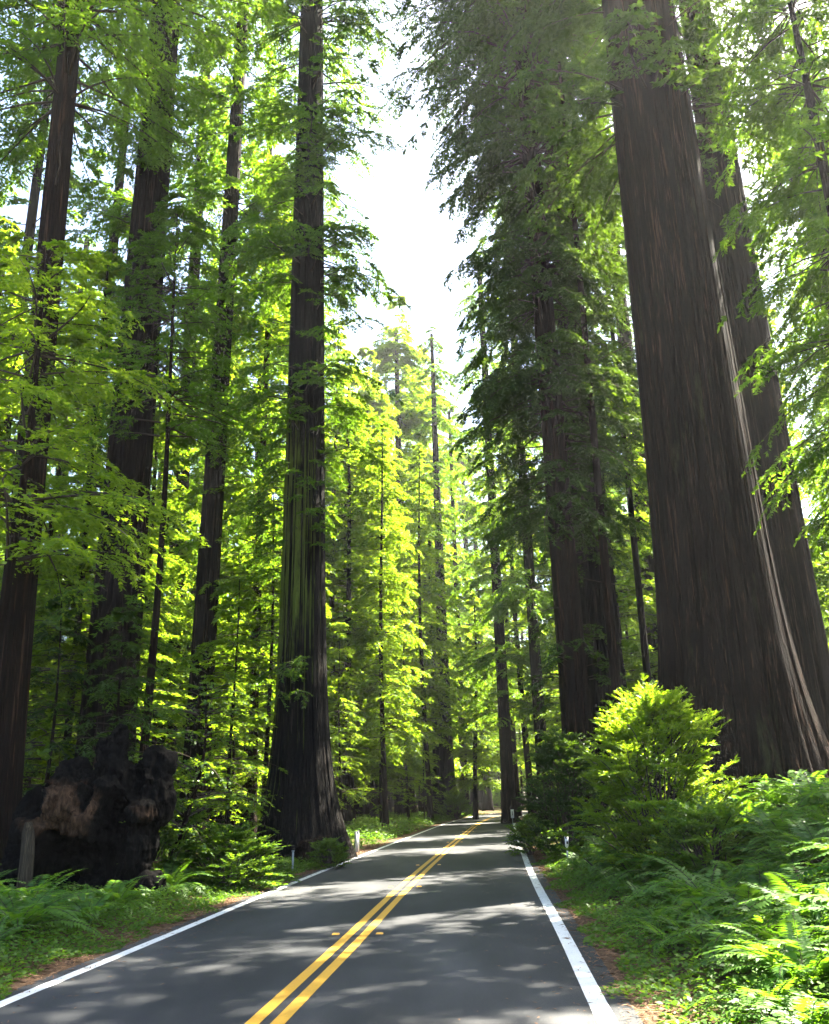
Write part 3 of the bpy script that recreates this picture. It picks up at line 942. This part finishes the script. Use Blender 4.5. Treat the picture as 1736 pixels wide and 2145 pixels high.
# ------------------------------------------------------------------ ferns
def fern_mesh(name, seed, nf, Lm, nump=20):
    rg = np.random.default_rng(seed)
    mb = MB()
    for i in range(nf):
        az = i * 2.399963 + rg.uniform(-.3, .3)
        L = Lm * rg.uniform(.7, 1.15)
        el = rg.uniform(.55, 1.25)
        h = np.array([math.cos(az), math.sin(az), 0]); sd_ = np.array([-h[1], h[0], 0])
        t = np.linspace(0, 1, nump + 4)
        bendk = rg.uniform(.9, 1.9)
        a = el - bendk * t
        ds = L / len(t)
        R_ = np.cumsum(np.cos(a)) * ds; Zz = np.cumsum(np.sin(a)) * ds
        tw = rg.uniform(-.25, .25)
        path = h * R_[:, None] + np.array([0, 0, 1.]) * (Zz[:, None] + .03) + sd_ * (tw * L * t * t)[:, None]
        mb.tube(path[::3], .005 * (1 - .7 * t[::3]) + .001, 3, 1)
        tan = unit(np.gradient(path, axis=0))
        nrm = unit(np.cross(sd_[None], tan)) * -1
        k = slice(3, None)
        tt = t[k]
        pl = L * .17 * np.sin(np.clip(tt * 1.02, 0, 1) ** .62 * np.pi * .98) ** .75 + .008
        for s_ in (-1, 1):
            D = sd_[None] * s_ + tan[k] * .35 + nrm[k] * rg.normal(-.12, .08, (len(tt), 1))
            q = leaf_quads(path[k], D, nrm[k] + rg.normal(0, .12, (len(tt), 3)), pl, np.full(len(tt), L / len(t) * 1.05))
            mb.quads(q, 0)
    return mb.mesh(name, [M_FRN, M_TWIG])


FERN = [fern_mesh('fern_a', 401, 17, 1.15, 22), fern_mesh('fern_b', 402, 14, 1.0, 20), fern_mesh('fern_c', 403, 20, 1.3, 24), fern_mesh('fern_d', 404, 12, .8, 18)]


def fern(x, y, k, rz, sc, label, group):
    o = link('fern', FERN[k], loc=(x, y, gz(x, y) - .02), rot=(rng.uniform(-.12, .12), rng.uniform(-.12, .12), rz), sc=sc)
    tag(o, label, 'fern', group)


def road_xy(Y, off):
    k = np.abs(RC[:, 1] - Y).argmin()
    return RC[k, 0] + RNv[k, 0] * off, RC[k, 1] + RNv[k, 1] * off


pts = []
tries = 0
while len(pts) < 190 and tries < 9000:
    tries += 1
    Y = rng.uniform(2.2, 27); dr = rng.uniform(.95, 9.5)
    if Y > 15 and dr > 6: continue
    x = float(np.interp(Y, RC[:, 1], RC[:, 0])) + 3.3 + dr
    if x > .52 * Y + 3.5: continue
    mind = .5 if dr < 5 else .62
    if all((x - a) ** 2 + (Y - b) ** 2 > mind ** 2 for a, b in pts):
        pts.append((x, Y))
for i, (x, Y) in enumerate(pts):
    dr = x - float(np.interp(Y, RC[:, 1], RC[:, 0])) - 3.3
    k = rnd.choice((0, 1, 2)) if dr > 1.6 else 3
    nearby = Y < 9
    fern(x, Y, k, rnd.uniform(0, 6.28), rnd.uniform(.85, 1.25) * (1 if dr > 1.5 else .8),
         'green sword fern on the bank beside the near right lane' if nearby else 'green sword fern farther up the right bank under the big trees',
         'ferns on the near right bank' if nearby else 'ferns farther up the right bank')
pts = []
tries = 0
while len(pts) < 85 and tries < 9000:
    tries += 1
    Y = rng.uniform(6.5, 27); dl = rng.uniform(1.5, 7)
    x = float(np.interp(Y, RC[:, 1], RC[:, 0])) - 3.25 - dl
    if x < -.52 * Y - 1.5: continue
    if abs(x - sx) < 1.6 and Y > 18.6: continue
    if all((x - a) ** 2 + (Y - b) ** 2 > .62 ** 2 for a, b in pts):
        pts.append((x, Y))
for i, (x, Y) in enumerate(pts):
    near = Y < 17
    fern(x, Y, rnd.choice((0, 1, 2, 3)), rnd.uniform(0, 6.28), rnd.uniform(.75, 1.15),
         'green sword fern on the left verge before the burnt stump' if near else 'sword fern on the left verge past the burnt stump',
         'ferns on the near left verge' if near else 'ferns farther along the left verge')

# ------------------------------------------------------------------ ground cover (uncountable)
def cover(name, side, n, Y0, Y1, o0, o1, ll, hmax, seed, mt, powy=1.0, tall=.0):
    rg = np.random.default_rng(seed)
    Yv = Y0 + (Y1 - Y0) * rg.uniform(0, 1, n) ** powy
    off = o0 + (o1 - o0) * rg.uniform(0, 1, n) ** 1.3
    k = np.interp(Yv, RC[:, 1], np.arange(len(RC)))
    k0 = k.astype(int)
    cx = np.interp(Yv, RC[:, 1], RC[:, 0])
    base = 3.3 if side > 0 else 3.25
    off = off + .18 * np.sin(Yv * 1.7) + .12 * np.sin(Yv * 4.1 + 1)
    nx = RNv[np.clip(k0, 0, len(RC) - 1), 0]; ny = RNv[np.clip(k0, 0, len(RC) - 1), 1]
    x = cx + side * nx * (base + off); y = Yv + side * ny * (base + off)
    keep = (np.sin(x * 3.1 + 1.7 * np.sin(y * 1.3)) + np.sin(y * 2.3 + x) + rg.normal(0, .8, n)) > -1.1
    x, y, off = x[keep], y[keep], off[keep]
    z = ground_z(x, y)
    grow = sstep(.0, 1.2, off) * .85 + .15
    n = len(x)
    hh = hmax * grow * rg.uniform(.05, 1, n)
    P = np.stack([x, y, z + hh], 1)
    az = rg.uniform(0, 6.28, n)
    D = np.stack([np.cos(az), np.sin(az), rg.uniform(-.3, .5 + tall, n)], 1)
    Nn = np.array([0, 0, 1.]) + rg.normal(0, .45, (n, 3))
    sz = rg.uniform(.5, 1.3, n) * ll
    m_ = MB()
    m_.quads(leaf_quads(P, D, Nn, sz, sz * .6))
    o = link(name, m_.mesh(name, mt))
    return tag(o, kind='stuff')


cover('ground_cover', 1, 40000, 3, 30, .12, 2.4, .07, .28, 501, M_GRS, 1.2)
cover('ground_cover', -1, 70000, 5, 34, .15, 4.0, .07, .26, 502, M_GRS, 1.2)
cover('ground_cover', 1, 40000, 28, 120, .5, 10, .14, .6, 503, M_GRS, 1.2)
cover('ground_cover', -1, 60000, 32, 130, .5, 16, .14, .5, 504, M_GRS, 1.2)
cover('ground_cover', -1, 50000, 14, 90, 4, 40, .14, .5, 505, M_BRD, 1.0)
cover('ground_cover', 1, 30000, 12, 90, 4.5, 40, .14, .5, 506, M_BRD, 1.0)


def litter(side, n, seed):
    rg = np.random.default_rng(seed)
    Yv = rg.uniform(3, 45, n)
    base = 3.3 if side > 0 else 3.22
    off = rg.normal(.26, .2, n)
    cx = np.interp(Yv, RC[:, 1], RC[:, 0])
    x = cx + side * (base + off)
    az = rg.uniform(0, 6.28, n)
    P = np.stack([x, Yv, np.maximum(ground_z(x, Yv), -.006) + rg.uniform(.008, .03, n)], 1)
    D = np.stack([np.cos(az), np.sin(az), rg.normal(0, .12, n)], 1)
    m_ = MB()
    m_.quads(leaf_quads(P, D, np.array([0, 0, 1.]) + rg.normal(0, .3, (n, 3)), rg.uniform(.05, .16, n), rg.uniform(.006, .016, n)))
    tag(link('needle_litter', m_.mesh('needles', M_STRAW)), kind='stuff')


def road_litter(n, seed):
    rg = np.random.default_rng(seed)
    Yv = rg.uniform(4, 40, n)
    x = np.interp(Yv, RC[:, 1], RC[:, 0]) + rg.choice([-1, 1], n) * np.clip(rg.normal(2.9, .5, n), 0.1, 3.2)
    az = rg.uniform(0, 6.28, n)
    P = np.stack([x, Yv, rg.uniform(.009, .014, n)], 1)
    D = np.stack([np.cos(az), np.sin(az), rg.normal(0, .05, n)], 1)
    m_ = MB()
    m_.quads(leaf_quads(P, D, np.array([0, 0, 1.]) + rg.normal(0, .15, (n, 3)), rg.uniform(.03, .09, n), rg.uniform(.006, .02, n)))
    tag(link('needle_litter', m_.mesh('road_needles', M_STRAW)), kind='stuff')


road_litter(1600, 513)
litter(1, 9000, 511)
litter(-1, 9000, 512)

# ------------------------------------------------------------------ raised pavement markers and roadside posts
M_AMB = simple('amber_marker', (0.75, 0.38, 0.05), 0.35, .1, 20, 0, .5)
M_WPL = simple('white_plastic', (0.78, 0.78, 0.76), 0.5, .06, 12)
M_BLK = simple('black_marking', (0.02, 0.02, 0.022), 0.6, .1)
M_GRY = simple('grey_post', (0.28, 0.30, 0.31), 0.6, .15, 10)
M_GALV = simple('galvanised_steel', (0.35, 0.36, 0.36), 0.45, .15, 14)


def marker_mesh():
    m_ = MB()
    w_, d, h = .055, .05, .018
    b = np.array([[-w_, -d, 0], [w_, -d, 0], [w_, d, 0], [-w_, d, 0]])
    tp = np.array([[-w_ * .75, -d * .45, h], [w_ * .75, -d * .45, h], [w_ * .75, d * .45, h], [-w_ * .75, d * .45, h]])
    Q = [tp]
    for i in range(4):
        j = (i + 1) % 4
        Q.append(np.array([b[i], b[j], tp[j], tp[i]]))
    m_.quads(np.array(Q))
    return m_.mesh('marker', M_AMB)


mk = marker_mesh()
for i in range(9):
    Y = 14.6 + 7.3 * i
    for s_ in (-1, 1):
        xx, yy = road_xy(Y, .33 * s_)
        k = np.abs(RC[:, 1] - Y).argmin()
        o = link('road_reflector', mk, loc=(xx, yy, .001), rot=(0, 0, math.atan2(-RT[k, 0], RT[k, 1])))
        tag(o, 'small amber raised reflector beside the double yellow line', 'road reflector', 'reflectors along the yellow lines')


def post(name, label, x, y, parts, rz=0.0):
    r = empty(name, (x, y, gz(x, y)), rz)
    tag(r, label, 'marker post')
    for nm, boxes, mt in parts:
        m_ = MB()
        for c, s in boxes:
            m_.box(c, s)
        link(nm, m_.mesh(nm, mt), r)


x, y = at(1072, 71)
post('marker_post', 'white paddle marker on a thin post at the far right road edge', x, y,
     [('post', [((0, 0, .35), (.05, .05, 1.1))], M_GALV), ('panel', [((0, -.04, .85), (.24, .02, .62))], M_WPL), ('black_mark', [((.0, -.054, .88), (.05, .006, .3))], M_BLK)])
x, y = at(1181, 27.0)
post('marker_post', 'small white marker with black bars among the right ferns', x, y,
     [('post', [((0, 0, .3), (.04, .04, 1.0))], M_GALV), ('panel', [((0, -.035, .72), (.1, .02, .34))], M_WPL), ('black_mark', [((-.012, -.048, .80), (.045, .005, .07)), ((.012, -.048, .66), (.045, .005, .07))], M_BLK)])
x, y = at(746, 37.5)
post('marker_post', 'grey flat delineator post on the left verge', x, y,
     [('post', [((0, 0, .25), (.13, .03, 1.1))], M_GRY), ('reflector_strip', [((.085, -.005, .38), (.04, .025, .8))], M_WPL), ('cap', [((0.02, 0, .815), (.19, .05, .03))], M_GRY)])
x, y = at(615, 28.5)
post('marker_post', 'short thin grey stake in the shrub by the roadside redwood', x, y,
     [('post', [((0, 0, .1), (.05, .05, .9))], M_GRY), ('cap', [((0, 0, .56), (.07, .07, .03))], M_GALV)], .4)

# ------------------------------------------------------------------ the forest behind
placed = [(o.location.x, o.location.y, 3.2) for o in COL.objects if o.parent is None and o.get('category') == 'tree']


def free(x, y, d):
    return all((x - a) ** 2 + (y - b) ** 2 > max(d, 0) ** 2 for a, b, c in placed)


def scatter(n, xr, yr, d, clear, side=None, tries=4000):
    got = []
    for _ in range(tries):
        if len(got) >= n: break
        x = rng.uniform(*xr); y = rng.uniform(*yr)
        s = lateral(x, y)[0]
        if abs(s) < clear: continue
        if side and s * side < 0: continue
        if abs(x) > .55 * y + 9: continue
        if y < 41 and px_x(300, y) < x < px_x(500, y): continue
        if not free(x, y, d): continue
        got.append((x, y)); placed.append((x, y, d))
    return got


def grp(x, y):
    s = lateral(x, y)[0]
    return ('left' if s < 0 else 'right'), ('deep' if y > 75 else 'nearer')


def forest(spots, name, lab, trunks, crowns, lo, hi, gname):
    for x, y in spots:
        sd_, dp = grp(x, y)
        k = rnd.randrange(len(crowns))
        tk = trunks[k] if len(trunks) == len(crowns) else trunks[rnd.randrange(len(trunks))]
        tree(name, f'{lab} in the {dp} forest {sd_} of the road', 'tree', x, y, tk, crowns[k], rnd.uniform(0, 6.28), rnd.uniform(lo, hi),
             group=f'{gname} in the {dp} {sd_} forest')


old = scatter(26, (-75, -8), (44, 190), 7.5, 8, -1) + scatter(22, (9, 75), (55, 190), 8, 8.5, 1) + scatter(40, (-70, 80), (190, 290), 7, 9)
forest(old, 'redwood_tree', 'tall old redwood', T_OLD, OLD, .8, 1.05, 'old redwoods')
# grove added on the sunny side, mostly outside the picture, to dapple the road
for x, y in ((46, 26), (15, 55), (29, 54), (24, 8)):
    placed.append((x, y, 5))
    tree('redwood_tree', 'tall old redwood in the grove added for shade above the right bank', 'tree', x, y, T_OLD[rnd.randrange(3)], OLD[rnd.randrange(3)], rnd.uniform(0, 6.28), rnd.uniform(.85, 1.05),
         group='old redwoods in the added right hand shade grove')
bend = scatter(26, (-16, 5), (58, 128), 2.6, 4.9, -1, 9000) + scatter(22, (-22, 45), (150, 225), 4, 7)
forest(bend, 'redwood_tree', 'bushy half grown redwood by the clearing', T_MID, MIDC, .75, 1.3, 'half grown redwoods around the clearing')
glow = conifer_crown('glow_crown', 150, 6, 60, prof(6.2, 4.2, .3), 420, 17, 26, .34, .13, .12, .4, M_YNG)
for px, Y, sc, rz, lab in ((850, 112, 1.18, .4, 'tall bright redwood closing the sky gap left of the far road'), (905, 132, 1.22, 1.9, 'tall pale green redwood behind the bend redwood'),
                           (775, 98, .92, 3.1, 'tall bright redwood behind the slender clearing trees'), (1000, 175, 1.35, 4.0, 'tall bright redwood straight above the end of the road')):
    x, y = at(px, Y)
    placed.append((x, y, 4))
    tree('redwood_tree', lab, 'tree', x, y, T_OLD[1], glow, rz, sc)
for k, (px, Y) in enumerate(((1000, 190), (1015, 196), (1030, 202), (1045, 206), (985, 186), (1062, 212), (1022, 188))):
    x, y = at(px, Y)
    shrub('dark undergrowth bush where the far road disappears', x, y, SHRUB[k % 2], k * 1.1, 2.6, 'bushes at the far end of the road')
fill = [at(p, Y) for p, Y in ((800, 104), (880, 118), (940, 150), (1010, 185), (1085, 108), (1040, 200), (965, 205), (1110, 92), (730, 75), (990, 230), (935, 170))]
placed += [(x, y, 3) for x, y in fill]
for k, (x, y) in enumerate(fill):
    tree('redwood_tree', 'full leafy sunlit redwood closing the view above the road bend', 'tree', x, y, T_MID[k % 2], MIDC[k % 2], k * 1.3, (1.25, 1.5, 1.4)[k % 3], group='full redwoods closing the view')
mid = scatter(70, (-60, -7), (30, 160), 3.6, 7, -1) + scatter(44, (8, 60), (40, 160), 4.0, 7, 1) + scatter(30, (-60, 70), (160, 260), 4, 7)
forest(mid, 'redwood_tree', 'slim half grown redwood', T_MID, MIDC, .7, 1.1, 'half grown redwoods')
farb = scatter(34, (-6, 40), (125, 230), 3.2, 6)
forest(farb, 'leafy_tree', 'bright bushy tree past the bend', T_BRD, BRD, 1.2, 2.0, 'bushy trees past the bend')
yng = scatter(110, (-45, -5.5), (28, 130), 2.2, 6.0, -1) + scatter(60, (6, 45), (34, 130), 2.6, 6.0, 1)
forest(yng, 'young_redwood', 'feathery young redwood', T_YNG, YNG, .6, 1.25, 'young redwoods')
brd = scatter(60, (-45, -6), (26, 130), 2.6, 6.5, -1) + scatter(34, (7, 45), (36, 130), 3.0, 6.5, 1)
forest(brd, 'leafy_tree', 'small broad leaved tree', T_BRD, BRD, .7, 1.4, 'broad leaved trees')

# ------------------------------------------------------------------ forest air
if HAZE:
    mm = bpy.data.materials.new('forest_air')
    mm.use_nodes = True
    n_ = mm.node_tree.nodes; n_.clear()
    ou = n_.new('ShaderNodeOutputMaterial')
    pv = n_.new('ShaderNodeVolumePrincipled')
    pv.inputs['Color'].default_value = (0.95, 0.97, 1, 1)
    pv.inputs['Density'].default_value = HAZE
    pv.inputs['Anisotropy'].default_value = 0.5
    mm.node_tree.links.new(pv.outputs[0], ou.inputs['Volume'])
    hz = MB(); hz.box((0, 120, 36), (200, 380, 78))
    tag(link('haze', hz.mesh('haze', mm)), kind='stuff')
